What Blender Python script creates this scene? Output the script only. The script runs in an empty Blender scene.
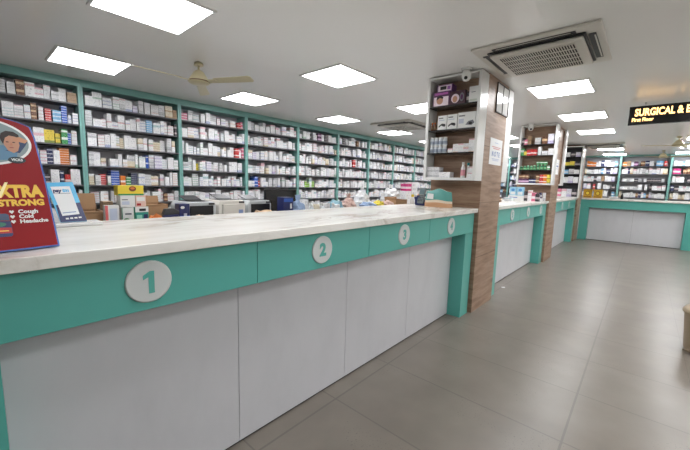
import bpy, bmesh, math, random
from mathutils import Vector, Matrix
random.seed(11)
PI = math.pi
S = bpy.context.scene
COL = S.collection

# ------------------------------------------------------------------ camera, world, exposure
cam_d = bpy.data.cameras.new('camera'); cam = bpy.data.objects.new('camera', cam_d); COL.objects.link(cam)
YAW, PITCH, ROLL, FPX = 0.722893, -0.127108, 0.028972, 335.85
fw = Vector((math.cos(PITCH)*math.cos(YAW), math.cos(PITCH)*math.sin(YAW), math.sin(PITCH)))
rt0 = Vector((math.sin(YAW), -math.cos(YAW), 0)); up0 = rt0.cross(fw)
rt = math.cos(ROLL)*rt0 + math.sin(ROLL)*up0
up = -math.sin(ROLL)*rt0 + math.cos(ROLL)*up0
M = Matrix((rt, up, -fw)).transposed().to_4x4(); M.translation = (0, 0, 1.4)
cam.matrix_world = M
cam_d.sensor_width = 36; cam_d.lens = 36*FPX/690; cam_d.clip_start = 0.02
S.camera = cam
w = bpy.data.worlds.new('World'); S.world = w; w.use_nodes = True
w.node_tree.nodes['Background'].inputs[0].default_value = (0.9, 0.95, 1, 1)
w.node_tree.nodes['Background'].inputs[1].default_value = 0.05
S.view_settings.view_transform = 'Standard'; S.view_settings.look = 'None'
S.view_settings.gamma = 1; S.view_settings.use_curve_mapping = False
S.view_settings.exposure = 0.0
PANEL_POWER = 16.0
CEIL = 2.541

# ------------------------------------------------------------------ materials
def lin(c):
    c = c/255
    return c/12.92 if c <= .04045 else ((c+.055)/1.055)**2.4
def rgb(*c): return tuple(lin(v) for v in c)+(1,)
MATS = {}
def mat(name, c, rough=.5, metal=0, emit=0, spec=.5, alpha=1, trans=0):
    if name in MATS: return MATS[name]
    m = bpy.data.materials.new(name); m.use_nodes = True
    b = m.node_tree.nodes['Principled BSDF']
    b.inputs['Base Color'].default_value = rgb(*c); b.inputs['Roughness'].default_value = rough
    b.inputs['Metallic'].default_value = metal; b.inputs['Specular IOR Level'].default_value = spec
    if emit:
        b.inputs['Emission Color'].default_value = rgb(*c); b.inputs['Emission Strength'].default_value = emit
    if trans: b.inputs['Transmission Weight'].default_value = trans
    MATS[name] = m
    return m
class NT:
    def __init__(s, m): s.t = m.node_tree; s.b = s.t.nodes['Principled BSDF']
    def n(s, kind, **k):
        o = s.t.nodes.new(kind)
        for a, v in k.items(): setattr(o, a, v)
        return o
    def l(s, a, b): s.t.links.new(a, b)
    def math(s, op, a, b=None, c=None):
        o = s.n('ShaderNodeMath', operation=op)
        for i, v in enumerate((a, b, c)):
            if v is None: continue
            if isinstance(v, (int, float)): o.inputs[i].default_value = v
            else: s.l(v, o.inputs[i])
        return o.outputs[0]
    def mix(s, f, a, b):
        o = s.n('ShaderNodeMix', data_type='RGBA')
        if isinstance(f, (int, float)): o.inputs[0].default_value = f
        else: s.l(f, o.inputs[0])
        for i, v in ((6, a), (7, b)):
            if isinstance(v, tuple): o.inputs[i].default_value = v
            else: s.l(v, o.inputs[i])
        return o.outputs[2]
    def pos(s, scale=(1, 1, 1), kind='Object'):
        tc = s.n('ShaderNodeTexCoord'); mp = s.n('ShaderNodeMapping'); mp.inputs['Scale'].default_value = scale
        s.l(tc.outputs[kind], mp.inputs[0]); return mp.outputs[0]
    def noise(s, vec, scale, detail=3, rough=.5, dist=0):
        o = s.n('ShaderNodeTexNoise'); o.inputs['Scale'].default_value = scale; o.inputs['Detail'].default_value = detail
        o.inputs['Roughness'].default_value = rough; o.inputs['Distortion'].default_value = dist
        s.l(vec, o.inputs['Vector']); return o.outputs[0]
    def ramp(s, f, *stops):
        o = s.n('ShaderNodeValToRGB'); e = o.color_ramp.elements
        while len(e) < len(stops): e.new(.5)
        for el, (p, c) in zip(e, stops): el.position = p; el.color = c
        s.l(f, o.inputs[0]); return o.outputs[0]
    def out(s, c): s.l(c, s.b.inputs['Base Color'])

teal = mat('teal_laminate', (72, 158, 142), .3)
t = NT(teal); t.out(t.mix(t.noise(t.pos(), 3), rgb(84, 168, 157), rgb(91, 175, 164)))
teal_shelf = mat('teal_shelf', (126, 178, 171), .35)
kick = mat('grey_laminate', (206, 207, 212), .33)
t = NT(kick); v = t.noise(t.pos((1, 1, .5)), 5, 6, .6)
t.out(t.ramp(v, (.25, rgb(201, 201, 205)), (.5, rgb(207, 207, 211)), (.8, rgb(211, 211, 215))))
marble = mat('marble', (232, 230, 225), .22)
t = NT(marble); p = t.pos((1, 2.2, 2.2)); a = t.noise(p, 1.6, 8, .62, 1.6)
d = t.math('ABSOLUTE', t.math('SUBTRACT', a, .5))
big = t.noise(p, 1.1, 3, .5)
vein = t.ramp(d, (0, rgb(186, 178, 166)), (.03, rgb(212, 207, 199)), (.09, rgb(229, 226, 220)))
t.out(t.mix(t.ramp(big, (.42, (0, 0, 0, 1)), (.62, (1, 1, 1, 1))), t.mix(t.ramp(t.noise(t.pos((.8, 5, 12)), 2.5, 6, .6), (.42, (0, 0, 0, 1)), (.8, (.3, .3, .3, 1))), rgb(232, 230, 224), rgb(196, 184, 166)), vein))
wood = mat('walnut_laminate', (150, 128, 112), .42)
t = NT(wood); a = t.noise(t.pos((1, 1, 9)), 2.2, 8, .62, .35); f = t.noise(t.pos((2, 2, 60)), 3, 5, .6)
c1 = t.ramp(a, (.28, rgb(112, 84, 65)), (.45, rgb(150, 119, 97)), (.6, rgb(172, 143, 120)), (.78, rgb(128, 99, 79)))
t.out(t.mix(t.math('MULTIPLY', f, .3), c1, rgb(116, 94, 78)))
ceil_m = mat('ceiling_paint', (247, 246, 244), .24, spec=.5)
wall_m = mat('wall_paint', (214, 214, 210), .7)
floor_m = mat('floor_tile', (150, 146, 138), .3)
t = NT(floor_m); tc = t.n('ShaderNodeTexCoord'); sp = t.n('ShaderNodeSeparateXYZ'); t.l(tc.outputs['Object'], sp.inputs[0])
X, Y = sp.outputs[0], sp.outputs[1]
def gl(s, period, off):   # distance to the nearest joint line
    return t.math('PINGPONG', t.math('ADD', s, off), period/2)
gx = t.math('LESS_THAN', gl(X, .6, 6.0-1.5), .0045)
gy = t.math('LESS_THAN', gl(Y, 1.16, 5.8-.2), .006)
gy2 = t.math('LESS_THAN', gl(Y, 9.0, 9.0+.4), .0018)
g = t.math('MAXIMUM', t.math('MAXIMUM', gx, gy), gy2)
cx = t.math('FLOOR', t.math('DIVIDE', t.math('ADD', X, 4.5), .6)); cy = t.math('FLOOR', t.math('DIVIDE', t.math('ADD', Y, 5.6), 1.16))
cb = t.n('ShaderNodeCombineXYZ'); t.l(cx, cb.inputs[0]); t.l(cy, cb.inputs[1])
wn = t.n('ShaderNodeTexWhiteNoise'); t.l(cb.outputs[0], wn.inputs[0])
cl = t.noise(tc.outputs['Object'], 3.5, 3, .5)
base = t.ramp(cl, (.3, rgb(122, 114, 106)), (.55, rgb(130, 122, 113)), (.75, rgb(136, 128, 119)))
base = t.mix(t.math('MULTIPLY', wn.outputs[0], .28), base, rgb(112, 105, 98))
# scuffs: small dark flecks in patches
fl = t.math('GREATER_THAN', t.noise(tc.outputs['Object'], 110, 2, .5), .66)
pt = t.math('GREATER_THAN', t.noise(tc.outputs['Object'], 1.7, 2, .5), .57)
base = t.mix(t.math('MULTIPLY', t.math('MULTIPLY', fl, pt), .55), base, rgb(70, 66, 62))
t.out(t.mix(t.math('MULTIPLY', g, .45), base, rgb(84, 79, 75)))
t.b.inputs['Roughness'].default_value = .29

white = mat('white_gloss', (228, 228, 226), .18)
white_m = mat('white_matte', (226, 226, 224), .5)
offw = mat('off_white_plastic', (212, 208, 200), .35)
cream = mat('cream_enamel', (206, 196, 160), .35)
brown_trim = mat('brown_trim', (120, 96, 66), .4)
black = mat('black_plastic', (22, 22, 24), .35)
dark = mat('dark_grey', (52, 52, 56), .4)
shelf_dark = mat('shelf_edge', (96, 97, 102), .4)
back_grey = mat('shelf_back', (186, 184, 190), .6)
dim = mat('carcass', (92, 90, 88), .6)
steel = mat('brushed_plate', (208, 212, 211), .38, .12)
lamp = mat('lamp_diffuser', (252, 253, 255), .5, emit=PANEL_POWER)
brown_card = mat('brown_cardboard', (168, 132, 98), .8)
navy = mat('navy', (32, 40, 92), .4)
blue = mat('blue', (40, 88, 178), .4)
skyblue = mat('sky_blue', (84, 186, 232), .35)
red = mat('red', (176, 30, 34), .4)
paper = mat('paper', (236, 237, 238), .6)
yellow = mat('yellow', (232, 206, 60), .4)
gold = mat('gold_print', (236, 188, 60), .4)
green = mat('green', (30, 130, 84), .4)
orange = mat('orange', (216, 120, 52), .5)
skin = mat('printed_skin', (192, 142, 116), .6)
hair = mat('printed_hair', (42, 32, 30), .6)
beige = mat('beige_plastic', (184, 166, 140), .4)
sign_black = mat('sign_black', (12, 11, 11), .25)
sign_lit = mat('sign_lit', (255, 206, 136), .5, emit=2.6)
glass_b = mat('amber_bottle', (110, 58, 26), .2)
clear_p = mat('clear_plastic', (214, 220, 224), .15)

CART = {}
def carton_mat(name, base, accent, lo, hi, text=(90, 96, 120), dens=.6, ulo=0., uhi=1.):
    m = bpy.data.materials.new('carton_'+name); m.use_nodes = True; t = NT(m); t.b.inputs['Roughness'].default_value = .45
    uv = t.n('ShaderNodeUVMap'); sp = t.n('ShaderNodeSeparateXYZ'); t.l(uv.outputs[0], sp.inputs[0]); u, v = sp.outputs[0], sp.outputs[1]
    band = t.math('MULTIPLY', t.math('MULTIPLY', t.math('GREATER_THAN', v, lo), t.math('LESS_THAN', v, hi)),
                  t.math('MULTIPLY', t.math('GREATER_THAN', u, ulo), t.math('LESS_THAN', u, uhi)))
    oi = t.n('ShaderNodeObjectInfo')
    cb = t.n('ShaderNodeCombineXYZ'); t.l(t.math('FLOOR', t.math('MULTIPLY', u, 17)), cb.inputs[0]); t.l(t.math('FLOOR', t.math('MULTIPLY', v, 6)), cb.inputs[1])
    t.l(oi.outputs['Random'], cb.inputs[2])
    wn = t.n('ShaderNodeTexWhiteNoise'); t.l(cb.outputs[0], wn.inputs[0])
    txt = t.math('MULTIPLY', t.math('GREATER_THAN', wn.outputs[0], dens+.12), t.math('LESS_THAN', t.math('FRACT', t.math('MULTIPLY', v, 6)), .5))
    dens_ = None; txt = t.math('MULTIPLY', txt, t.math('MULTIPLY', t.math('GREATER_THAN', u, .1), t.math('LESS_THAN', u, .82)))
    c = t.mix(t.math('MULTIPLY', oi.outputs['Random'], .3), rgb(*base), rgb(*[x*.82 for x in base]))
    c = t.mix(t.math('MULTIPLY', band, .8 if max(base)-min(base) > 30 or max(base) < 120 else .5), c, rgb(*accent)); c = t.mix(t.math('MULTIPLY', txt, .42), c, rgb(*text))
    t.out(c); CART[name] = m
    return m
W = (240, 240, 241)
for nm, b, a, lo, hi, tx, dn in (
    ('white and blue', W, (70, 110, 190), .0, .22, (90, 100, 150), .55), ('white and red', W, (206, 60, 66), .74, .9, (90, 90, 110), .55),
    ('white and green', W, (70, 160, 110), .0, .25, (90, 110, 110), .55), ('plain white', W, (220, 220, 226), .0, .2, (110, 112, 130), .62),
    ('white and lilac', (230, 228, 238), (150, 130, 196), .0, .3, (110, 96, 140), .6), ('white and pink', W, (226, 130, 150), .7, 1, (130, 80, 100), .55),
    ('white and orange', W, (228, 150, 70), .0, .2, (120, 100, 90), .55), ('white and grey', (224, 224, 226), (150, 154, 160), .1, .4, (80, 80, 86), .5),
    ('white and teal', W, (70, 168, 176), .6, .8, (80, 110, 130), .55), ('cream', (232, 222, 200), (190, 150, 100), .0, .2, (120, 96, 80), .6),
    ('blue', (46, 92, 186), W, .55, .75, (220, 226, 240), .7), ('red', (198, 44, 44), W, .3, .5, (245, 220, 210), .7),
    ('green', (60, 150, 84), W, .5, .8, (230, 245, 230), .7), ('yellow', (232, 208, 78), (70, 120, 60), .0, .2, (120, 90, 30), .6),
    ('navy', (36, 42, 90), W, .5, .7, (210, 214, 230), .7), ('tan', (178, 148, 116), (150, 120, 90), .4, .6, (100, 76, 56), .6),
    ('dark', (52, 48, 56), (200, 190, 190), .3, .6, (210, 200, 200), .7), ('light blue', (128, 186, 226), W, .3, .6, (60, 90, 150), .6),
    ('brown', (116, 76, 56), (220, 190, 150), .4, .7, (240, 220, 190), .7), ('purple', (88, 44, 84), (226, 190, 220), .2, .6, (240, 220, 240), .7),
    ('pink', (226, 120, 150), W, .3, .6, (250, 230, 240), .7), ('lime', (140, 190, 70), W, .5, .7, (60, 110, 40), .65),
    ('orange', (226, 130, 50), W, .3, .5, (110, 50, 20), .65), ('magenta', (206, 40, 122), W, .3, .6, (250, 220, 236), .7)):
    carton_mat(nm, b, a, lo, hi, tx, dn)

# ------------------------------------------------------------------ mesh helpers
class MB:
    def __init__(s): s.bm = bmesh.new(); s.uv = s.bm.loops.layers.uv.new('UVMap')
    def face(s, vs, m=0, uvs=None):
        f = s.bm.faces.new(vs); f.material_index = m
        for i, l in enumerate(f.loops): l[s.uv].uv = uvs[i] if uvs else ((0, 0), (1, 0), (1, 1), (0, 1))[i % 4]
        return f
    def box(s, x0, x1, y0, y1, z0, z1, m=0, T=None):
        P = [Vector(p) for p in ((x0,y0,z0),(x1,y0,z0),(x1,y1,z0),(x0,y1,z0),(x0,y0,z1),(x1,y0,z1),(x1,y1,z1),(x0,y1,z1))]
        if T is not None: P = [T @ p for p in P]
        v = [s.bm.verts.new(p) for p in P]
        for q in ((0,1,5,4),(1,2,6,5),(2,3,7,6),(3,0,4,7),(4,5,6,7),(3,2,1,0)): s.face([v[i] for i in q], m)
        return s
    def prism(s, pts, y0, y1, m=0, T=None):      # polygon in x,z extruded along y
        a = [Vector((x, y0, z)) for x, z in pts]; b = [Vector((x, y1, z)) for x, z in pts]
        if T is not None: a = [T @ p for p in a]; b = [T @ p for p in b]
        a = [s.bm.verts.new(p) for p in a]; b = [s.bm.verts.new(p) for p in b]; n = len(a)
        s.face(a, m); s.face(b[::-1], m)
        for i in range(n): s.face([a[i], b[i], b[(i+1) % n], a[(i+1) % n]], m)
        bmesh.ops.recalc_face_normals(s.bm, faces=s.bm.faces[:]); return s
    def lathe(s, prof, seg=20, m=0, T=None, close=True):
        rings = []
        for r, z in prof:
            ring = [Vector((r*math.cos(2*PI*k/seg), r*math.sin(2*PI*k/seg), z)) for k in range(seg)]
            if T is not None: ring = [T @ p for p in ring]
            rings.append([s.bm.verts.new(p) for p in ring])
        for a, b in zip(rings, rings[1:]):
            for k in range(seg): 
                f = s.face([a[k], a[(k+1) % seg], b[(k+1) % seg], b[k]], m, [(k/seg, 0), ((k+1)/seg, 0), ((k+1)/seg, 1), (k/seg, 1)]); f.smooth = True
        if close: s.face(rings[0][::-1], m); s.face(rings[-1], m)
        return s
    def tube(s, p, q, r, seg=8, m=0):
        p, q = Vector(p), Vector(q); d = q-p
        T = Matrix.Translation(p) @ d.to_track_quat('Z', 'Y').to_matrix().to_4x4()
        return s.lathe([(r, 0), (r, d.length)], seg, m, T)
    def mesh(s, name, mats):
        me = bpy.data.meshes.new(name); s.bm.normal_update(); s.bm.to_mesh(me); s.bm.free()
        for m in (mats if isinstance(mats, (list, tuple)) else [mats]): me.materials.append(m)
        return me
    def build(s, name, mats, parent=None, bev=0, loc=None, seg=2):
        return put(name, s.mesh(name, mats), parent, loc, bev, seg)
def put(name, me, parent=None, loc=None, bev=0, seg=2, rot=None):
    o = bpy.data.objects.new(name, me); COL.objects.link(o)
    if parent is not None: o.parent = parent
    if loc is not None: o.location = loc
    if rot is not None: o.rotation_euler = rot
    if bev:
        b = o.modifiers.new('Bevel', 'BEVEL'); b.width = bev; b.segments = seg; b.limit_method = 'ANGLE'
    return o
def B(x0, x1, y0, y1, z0, z1, m=0): return MB().box(x0, x1, y0, y1, z0, z1, m)
def tag(o, label, cat, group=None, kind=None):
    o['label'] = label; o['category'] = cat
    if group: o['group'] = group
    if kind: o['kind'] = kind
    return o
def thing(name, label, cat, loc=(0, 0, 0), rz=0, group=None):
    o = bpy.data.objects.new(name, None); COL.objects.link(o); o.location = loc; o.rotation_euler = (0, 0, rz); o.empty_display_size = .1
    return tag(o, label, cat, group)
def copy_tree(o, parent=None):
    c = o.copy(); COL.objects.link(c)
    if parent is not None: c.parent = parent
    for ch in list(o.children): copy_tree(ch, c)
    return c
def struct(name, mb, m, label, cat):
    o = mb.build(name, m); o['kind'] = 'structure'; o['label'] = label; o['category'] = cat
    return o
def text_mesh(s, size, extr, offset=0., bold=0.):
    cu = bpy.data.curves.new('txt', 'FONT'); cu.body = s; cu.size = size; cu.extrude = extr; cu.offset = bold
    cu.align_x = 'CENTER'; cu.align_y = 'CENTER'; cu.resolution_u = 3
    o = bpy.data.objects.new('txt', cu); COL.objects.link(o)
    dg = bpy.context.evaluated_depsgraph_get(); me = bpy.data.meshes.new_from_object(o.evaluated_get(dg))
    bpy.data.objects.remove(o); return me
def text(name, s, size, m, parent, T, width=None, bold=0., extr=.0006, shear=0):
    """lettering lying in the local x,z plane facing -y, centred at T; scaled to a width when given"""
    me = text_mesh(s, size, extr, bold=bold)
    R = Matrix.Rotation(PI/2, 4, 'X'); k = 1
    if width:
        xs = [v.co.x for v in me.vertices]; k = width/(max(xs)-min(xs))
    me.transform(Matrix.Diagonal((k, 1, 1, 1)))
    if shear: me.transform(Matrix(((1, shear, 0, 0), (0, 1, 0, 0), (0, 0, 1, 0), (0, 0, 0, 1))))
    me.transform(T @ R); me.materials.append(m)
    return put(name, me, parent)
TR = Matrix.Translation
ORD = 'zeroth first second third fourth fifth sixth seventh eighth ninth tenth eleventh twelfth thirteenth fourteenth fifteenth sixteenth seventeenth eighteenth nineteenth twentieth'.split()
ORD += ['twenty-'+w for w in ORD[1:10]]+['thirtieth']+['thirty-'+w for w in ORD[1:10]]

# ------------------------------------------------------------------ room shell
X0, X1, Y0, Y1 = -2.6, 14.9, -3.2, 5.66
struct('floor', B(X0, X1, Y0, Y1, -.05, 0), floor_m, 'grey stone tiled shop floor', 'floor')
struct('ceiling', B(X0, X1, Y0, Y1, CEIL, CEIL+.05), ceil_m, 'plain off white painted ceiling', 'ceiling')
struct('wall_left', B(X0, X1, Y1, Y1+.1, 0, CEIL), wall_m, 'wall behind the long run of shelves', 'wall')
struct('wall_far', B(X1, X1+.1, Y0, Y1, 0, CEIL), wall_m, 'far end wall behind the far shelves', 'wall')
struct('wall_right', B(X0, X1, Y0-.1, Y0, 0, CEIL), wall_m, 'plain wall along the aisle', 'wall')
struct('wall_back', B(X0-.1, X0, Y0, Y1, 0, CEIL), wall_m, 'plain wall at the entrance end', 'wall')
PIL = [(3.63, 4.28), (7.17, 7.85), (10.72, 11.3)]
PW = ('nearest to the entrance', 'second from the entrance', 'beside the far counter')
for i, (a, b) in enumerate(PIL):
    mb = B(a, b, 1.30, 1.88, 0, CEIL)
    for z in (.62, 1.22, 1.82): mb.box(a-.0005, b+.0005, 1.2995, 1.31, z, z+.004, 1)
    struct('pillar_%d' % (i+1), mb, [wood, mat('wood_joint', (92, 74, 62), .6)], 'pillar clad in brown wood laminate, '+PW[i], 'pillar')

# ------------------------------------------------------------------ counters
def counter(name, label, x0, x1, joints, kicks, discs, y=1.336, legs=(True, True)):
    """service counter along x, customers on the -y side"""
    t = thing(name, label, 'counter', ((x0+x1)/2, y, 0)); cx = (x0+x1)/2
    xs = [x0]+joints+[x1]
    for a, b in zip(xs, xs[1:]):
        B(a-cx+.0015, b-cx-.0015, 0, .03, .908, 1.116).build('apron_panel', teal, t, .0015)
    B(x0-cx+.002, x1-cx-.002, .03, .70, .93, 1.116).build('carcass', dim, t)
    B(x0+.2-cx, x1-.2-cx, .165, .70, 0, .928).build('carcass', dim, t)
    for a, b in ((x0, x0+.2), (x1-.2, x1)):
        B(a-cx, b-cx, 0.0, .70, 0, .906).build('leg', teal, t, .0015)
    ks = [x0+.202]+kicks+[x1-.202]
    for a, b in zip(ks, ks[1:]):
        B(a-cx+.0015, b-cx-.0015, .142, .160, .012, .906).build('kick_panel', kick, t, .001)
    B(x0+.2-cx, x1-.2-cx, .150, .163, 0, .011).build('plinth', black, t)
    for n, dx in discs:
        T = Matrix.Rotation(PI/2, 4, 'X')
        d = MB().lathe([(.079, 0), (.079, .004), (.074, .0075)], 40, 0, TR((dx-cx, 0, 1.015)) @ T).build('number_disc', steel, t)
        if n == '1': MB().prism([(dx-cx+q[0], 1.013+q[1]) for q in ((-.004, -.042), (.016, -.042), (.016, .042), (.001, .042), (-.022, .028), (-.022, .012), (-.004, .02))], -.0089, -.0077).build('numeral', teal, d)
        else: text('numeral', n, .098, teal, d, TR((dx-cx, -.0083, 1.013)), bold=.0048)
    return t
def top(name, label, x0, x1, y0, y1, cat='worktop'):
    o = B(-(x1-x0)/2, (x1-x0)/2, -(y1-y0)/2, (y1-y0)/2, 0, .043).build(name, marble, None, .003, ((x0+x1)/2, (y0+y1)/2, 1.117))
    return tag(o, label, cat)
counter('service_counter', 'long teal and grey service counter numbered 1 to 4', -.17, 3.60, [.895, 1.764, 2.61], [.875, 1.714, 2.54],
        [('1', .427), ('2', 1.323), ('3', 2.197), ('4', 3.03)])
counter('service_counter', 'teal and grey service counter numbered 5 to 7 between first and second wooden pillars', 4.30, 7.15, [5.4, 6.3], [5.25, 6.1],
        [('5', 5.0), ('6', 5.86), ('7', 6.72)])
counter('service_counter', 'short teal and grey service counter numbered 8 and 9 before the far corner', 7.87, 10.70, [9.2], [8.8, 9.7],
        [('8', 8.78), ('9', 9.69)])
top('marble_worktop', 'white veined marble worktop of the counter numbered 1 to 4', -.17, 3.62, 1.306, 2.13)
top('marble_worktop', 'white marble worktop between the first and second wooden pillars', 4.29, 7.16, 1.306, 2.13)
top('marble_worktop', 'white marble worktop between the second and third wooden pillars', 7.86, 10.71, 1.306, 2.13)
# far counter, facing the entrance
t = thing('far_counter', 'teal counter with two white panels across the far end of the aisle', 'counter', (11.4, .17, 0))
B(0, .03, -1.17, 1.13, .90, 1.116).build('apron_panel', teal, t, .002)
B(.03, .7, -1.165, 1.125, .93, 1.116).build('carcass', dim, t); B(.165, .7, -.96, .93, 0, .925).build('carcass', dim, t)
B(0, .7, .93, 1.13, 0, .898).build('leg', teal, t, .002); B(0, .7, -1.17, -.965, 0, .898).build('leg', teal, t, .002)
for a, b in ((-.962, -.012), (-.009, .928)): B(.142, .16, a, b, .012, .90).build('kick_panel', kick, t, .001)
B(.15, .163, -.96, .93, 0, .011).build('plinth', black, t)
top('marble_worktop', 'white marble worktop of the far counter', 11.36, 12.15, -1.02, 1.29)
# staff side worktop behind the long counter
t = thing('staff_desk', 'lower grey work desk behind the numbered marble counter', 'desk', (2.3, 2.55, 0))
B(-2.45, 2.65, -.41, .41, 1.02, 1.05).build('desktop', mat('desk_top', (176, 176, 174), .4), t, .002)
for a in (-2.45, -1.2, .05, 1.3, 2.6): B(a, a+.03, -.40, .40, 0, 1.019).build('side_panel', dim, t)

# ------------------------------------------------------------------ ceiling lights
LX = [.94+1.87*k for k in range(8)]
ROWS = {-2.6: 'the unseen row beyond the aisle', -.85: 'the row on the aisle side', .85: 'the row over the counter front', 2.63: 'the row over the staff desk', 4.36: 'the row nearest the long wall shelves'}  # outermost row is unseen: grid carried on, added to brighten the counter fronts
def make_light():
    t = thing('ceiling_light', '', 'light')
    h = .285
    mb = MB()
    for a in ((-h-.02, h+.02, -h-.02, -h), (-h-.02, h+.02, h, h+.02), (-h-.02, -h, -h, h), (h, h+.02, -h, h)): mb.box(*a, -.012, 0)
    mb.build('frame', white_m, t)
    B(-h, h, -h, h, -.009, -.001).build('diffuser', lamp, t)
    return t
proto = None
for y, rn in ROWS.items():
    for k, x in enumerate(LX):
        if y == .85 and k in (1, 5): continue          # taken by the air conditioners
        o = make_light() if proto is None else copy_tree(proto)
        proto = proto or o
        o.location = (x, y, CEIL); o['label'] = 'square ceiling light panel, %s from the entrance in %s' % (ORD[k+1], rn)
        o['group'] = 'ceiling light panels'

# ------------------------------------------------------------------ air conditioners (ceiling cassettes)
def make_ac():
    t = thing('air_conditioner', '', 'air conditioner')
    B(-.455, .455, -.445, .445, -.022, 0).build('panel', offw, t, .012, seg=3)
    B(-.346, .346, -.346, .346, -.034, -.0222).build('gap_shade', black, t, .02)  # black plate painting the shade in the gap around the grille
    for T in (0, PI/2, PI, 3*PI/2):
        R = Matrix.Rotation(T, 4, 'Z')
        l = MB().box(-.29, .29, -.40, -.3525, -.026, -.0225, 0, R).build('air_slot', black, t)
        MB().box(-.26, .26, -.396, -.386, -.031, -.0265, 0, R).build('louvre', offw, l, .002)
    g = B(-.33, .33, -.33, .33, -.062, -.0345).build('grille_frame', offw, t, .03, seg=4)
    mb = B(-.27, .27, -.27, .27, -.0635, -.0622, 0)
    for i in range(6): q = -.27+.108*i; mb.box(q-.006, q+.006, -.27, .27, -.067, -.0636, 1)
    for i in range(31): q = -.27+.018*i; mb.box(-.27, .27, q-.0032, q+.0032, -.0662, -.0636, 1)
    mb.build('grille', [mat('grille_void', (40, 36, 34), .7), offw], g)
    return t
ac = make_ac(); ac.location = (3.38, .78, CEIL); ac['label'] = 'ceiling cassette air conditioner with slotted grille beside the nearest pillar'
for loc, lb in (((5.78, 3.68, CEIL), 'ceiling cassette air conditioner near the long wall shelves, behind the nearest pillar'), ((11.1, .92, CEIL), 'ceiling cassette air conditioner above the far counter')):
    o = copy_tree(ac); o.location = loc; o['label'] = lb
for o in bpy.data.objects:
    if o.name.startswith('air_conditioner'): o['group'] = 'ceiling cassettes'

# ------------------------------------------------------------------ ceiling fans
def make_fan():
    t = thing('ceiling_fan', '', 'fan')
    MB().lathe([(.045, -.035), (.04, -.012), (.02, 0)], 20).build('canopy', cream, t)
    MB().tube((0, 0, -.08), (0, 0, -.0352), .011, 10).build('rod', cream, t)
    m = MB().lathe([(.03, -.212), (.085, -.208), (.102, -.196), (.102, -.178), (.088, -.162), (.066, -.125), (.046, -.095), (.024, -.0801)], 28).build('motor', cream, t)
    MB().lathe([(.1035, -.194), (.1035, -.182)], 28, close=False).build('trim_ring', brown_trim, m)
    for k in range(3):
        R = Matrix.Rotation(PI+k*2*PI/3-.03, 4, 'Z') @ TR((0, 0, -.188)) @ Matrix.Rotation(math.radians(-13), 4, 'X')
        a = MB().prism([(.107, -.03), (.2, -.03), (.2, .03), (.107, .03)], -.003, .003, 0, R @ Matrix.Rotation(-PI/2, 4, 'X'))
        b = a.prism([(.18, -.042), (.56, -.054), (.585, -.034), (.585, .034), (.56, .054), (.18, .042)], -.0075, -.0035, 0, R @ Matrix.Rotation(-PI/2, 4, 'X'))
        b = b.build('blade', cream, t)
        MB().prism([(.19, .030), (.57, .041), (.57, .052), (.19, .040)], -.009, -.0076, 0, R @ Matrix.Rotation(-PI/2, 4, 'X')).build('blade_trim', brown_trim, b)
    return t
fan = make_fan(); fan.location = (1.64, 3.45, CEIL); fan['label'] = 'cream three blade ceiling fan between light panels over the staff area'; fan['group'] = 'ceiling fans'
for loc, rz, lb in (((9.9, -.42, CEIL), .75, 'cream ceiling fan over the aisle, the nearer of the two before the far counter'), ((13.1, -.28, CEIL), 1.4, 'cream ceiling fan beyond the far counter, close to the far shelves')):
    o = copy_tree(fan); o.location = loc; o.rotation_euler.z = rz; o['label'] = lb

# ------------------------------------------------------------------ hanging lit sign
t = thing('hanging_sign', 'black sign with lit lettering hung under the ceiling over the aisle', 'sign', (5.95, -.19, 2.26))
B(0, .05, -.46, .455, 0, .235).build('board', sign_black, t, .003)
for y in (-.35, .3): MB().tube((.025, y, .2352), (.025, y, .281), .006).build('hanger', steel, t)
Rs = Matrix.Rotation(-PI/2, 4, 'Z')
text('lettering', 'SURGICAL & E', .125, sign_lit, t, TR((-.0012, .135, .15)) @ Rs, width=.52, bold=.0042)
text('lettering', 'First Floor', .062, sign_lit, t, TR((-.0012, .312, .06)) @ Rs, width=.215, bold=.002)

# ------------------------------------------------------------------ shelves along the long wall
EDG = [-.13, 1.02, 2.19, 3.31, 4.48, 5.66, 6.79, 7.9, 9.05, 10.2, 11.35, 12.5, 13.65]
SZ = [2.25, 2.004, 1.757, 1.513, 1.272, 1.04, .80]
SY = 5.25
def shelving(name, label, w, loc, rz, group, zs=SZ, depth=.27, top_z=CEIL, fascia=.085, bottom=True):
    t = thing(name, label, 'shelving', loc, rz, group)
    B(-w/2, w/2, depth, depth+.018, 0, top_z-fascia).build('back_panel', back_grey, t)
    for s in (-1, 1):
        a = s*w/2; B(min(a, a-s*.024), max(a, a-s*.024), 0, depth-.001, 0, top_z-fascia-.001).build('upright', teal_shelf, t)
    for z in zs: B(-w/2+.025, w/2-.025, .004, depth-.001, z-.016, z).build('shelf', shelf_dark, t, .001)
    B(-w/2, w/2, 0, depth+.018, top_z-fascia, top_z-.001).build('fascia', teal_shelf, t)
    if bottom: B(-w/2+.026, w/2-.026, .01, .03, .0, zs[-1]-.03).build('base_panel', kick, t)
    return t
for i in range(12):
    a, b = EDG[i], EDG[i+1]
    shelving('shelving_unit', 'teal framed wall shelving unit, %s bay from the left along the long wall' % ORD[i+1], b-a-.002, ((a+b)/2, SY, 0), 0, 'wall shelving units')

UNIT = {}
def unit(mname):
    if mname not in UNIT:
        mb = MB(); mb.box(-.5, .5, 0, 1, 0, 1); UNIT[mname] = mb.mesh('medicine_carton', CART[mname])
    return UNIT[mname]
COMMON = ['plain white']*10+['white and blue']*4+['white and red']*3+['white and green']*2+['white and lilac']*1+['white and grey']*4+['white and teal']*2+['white and pink']*2+['white and orange', 'cream']
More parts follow.
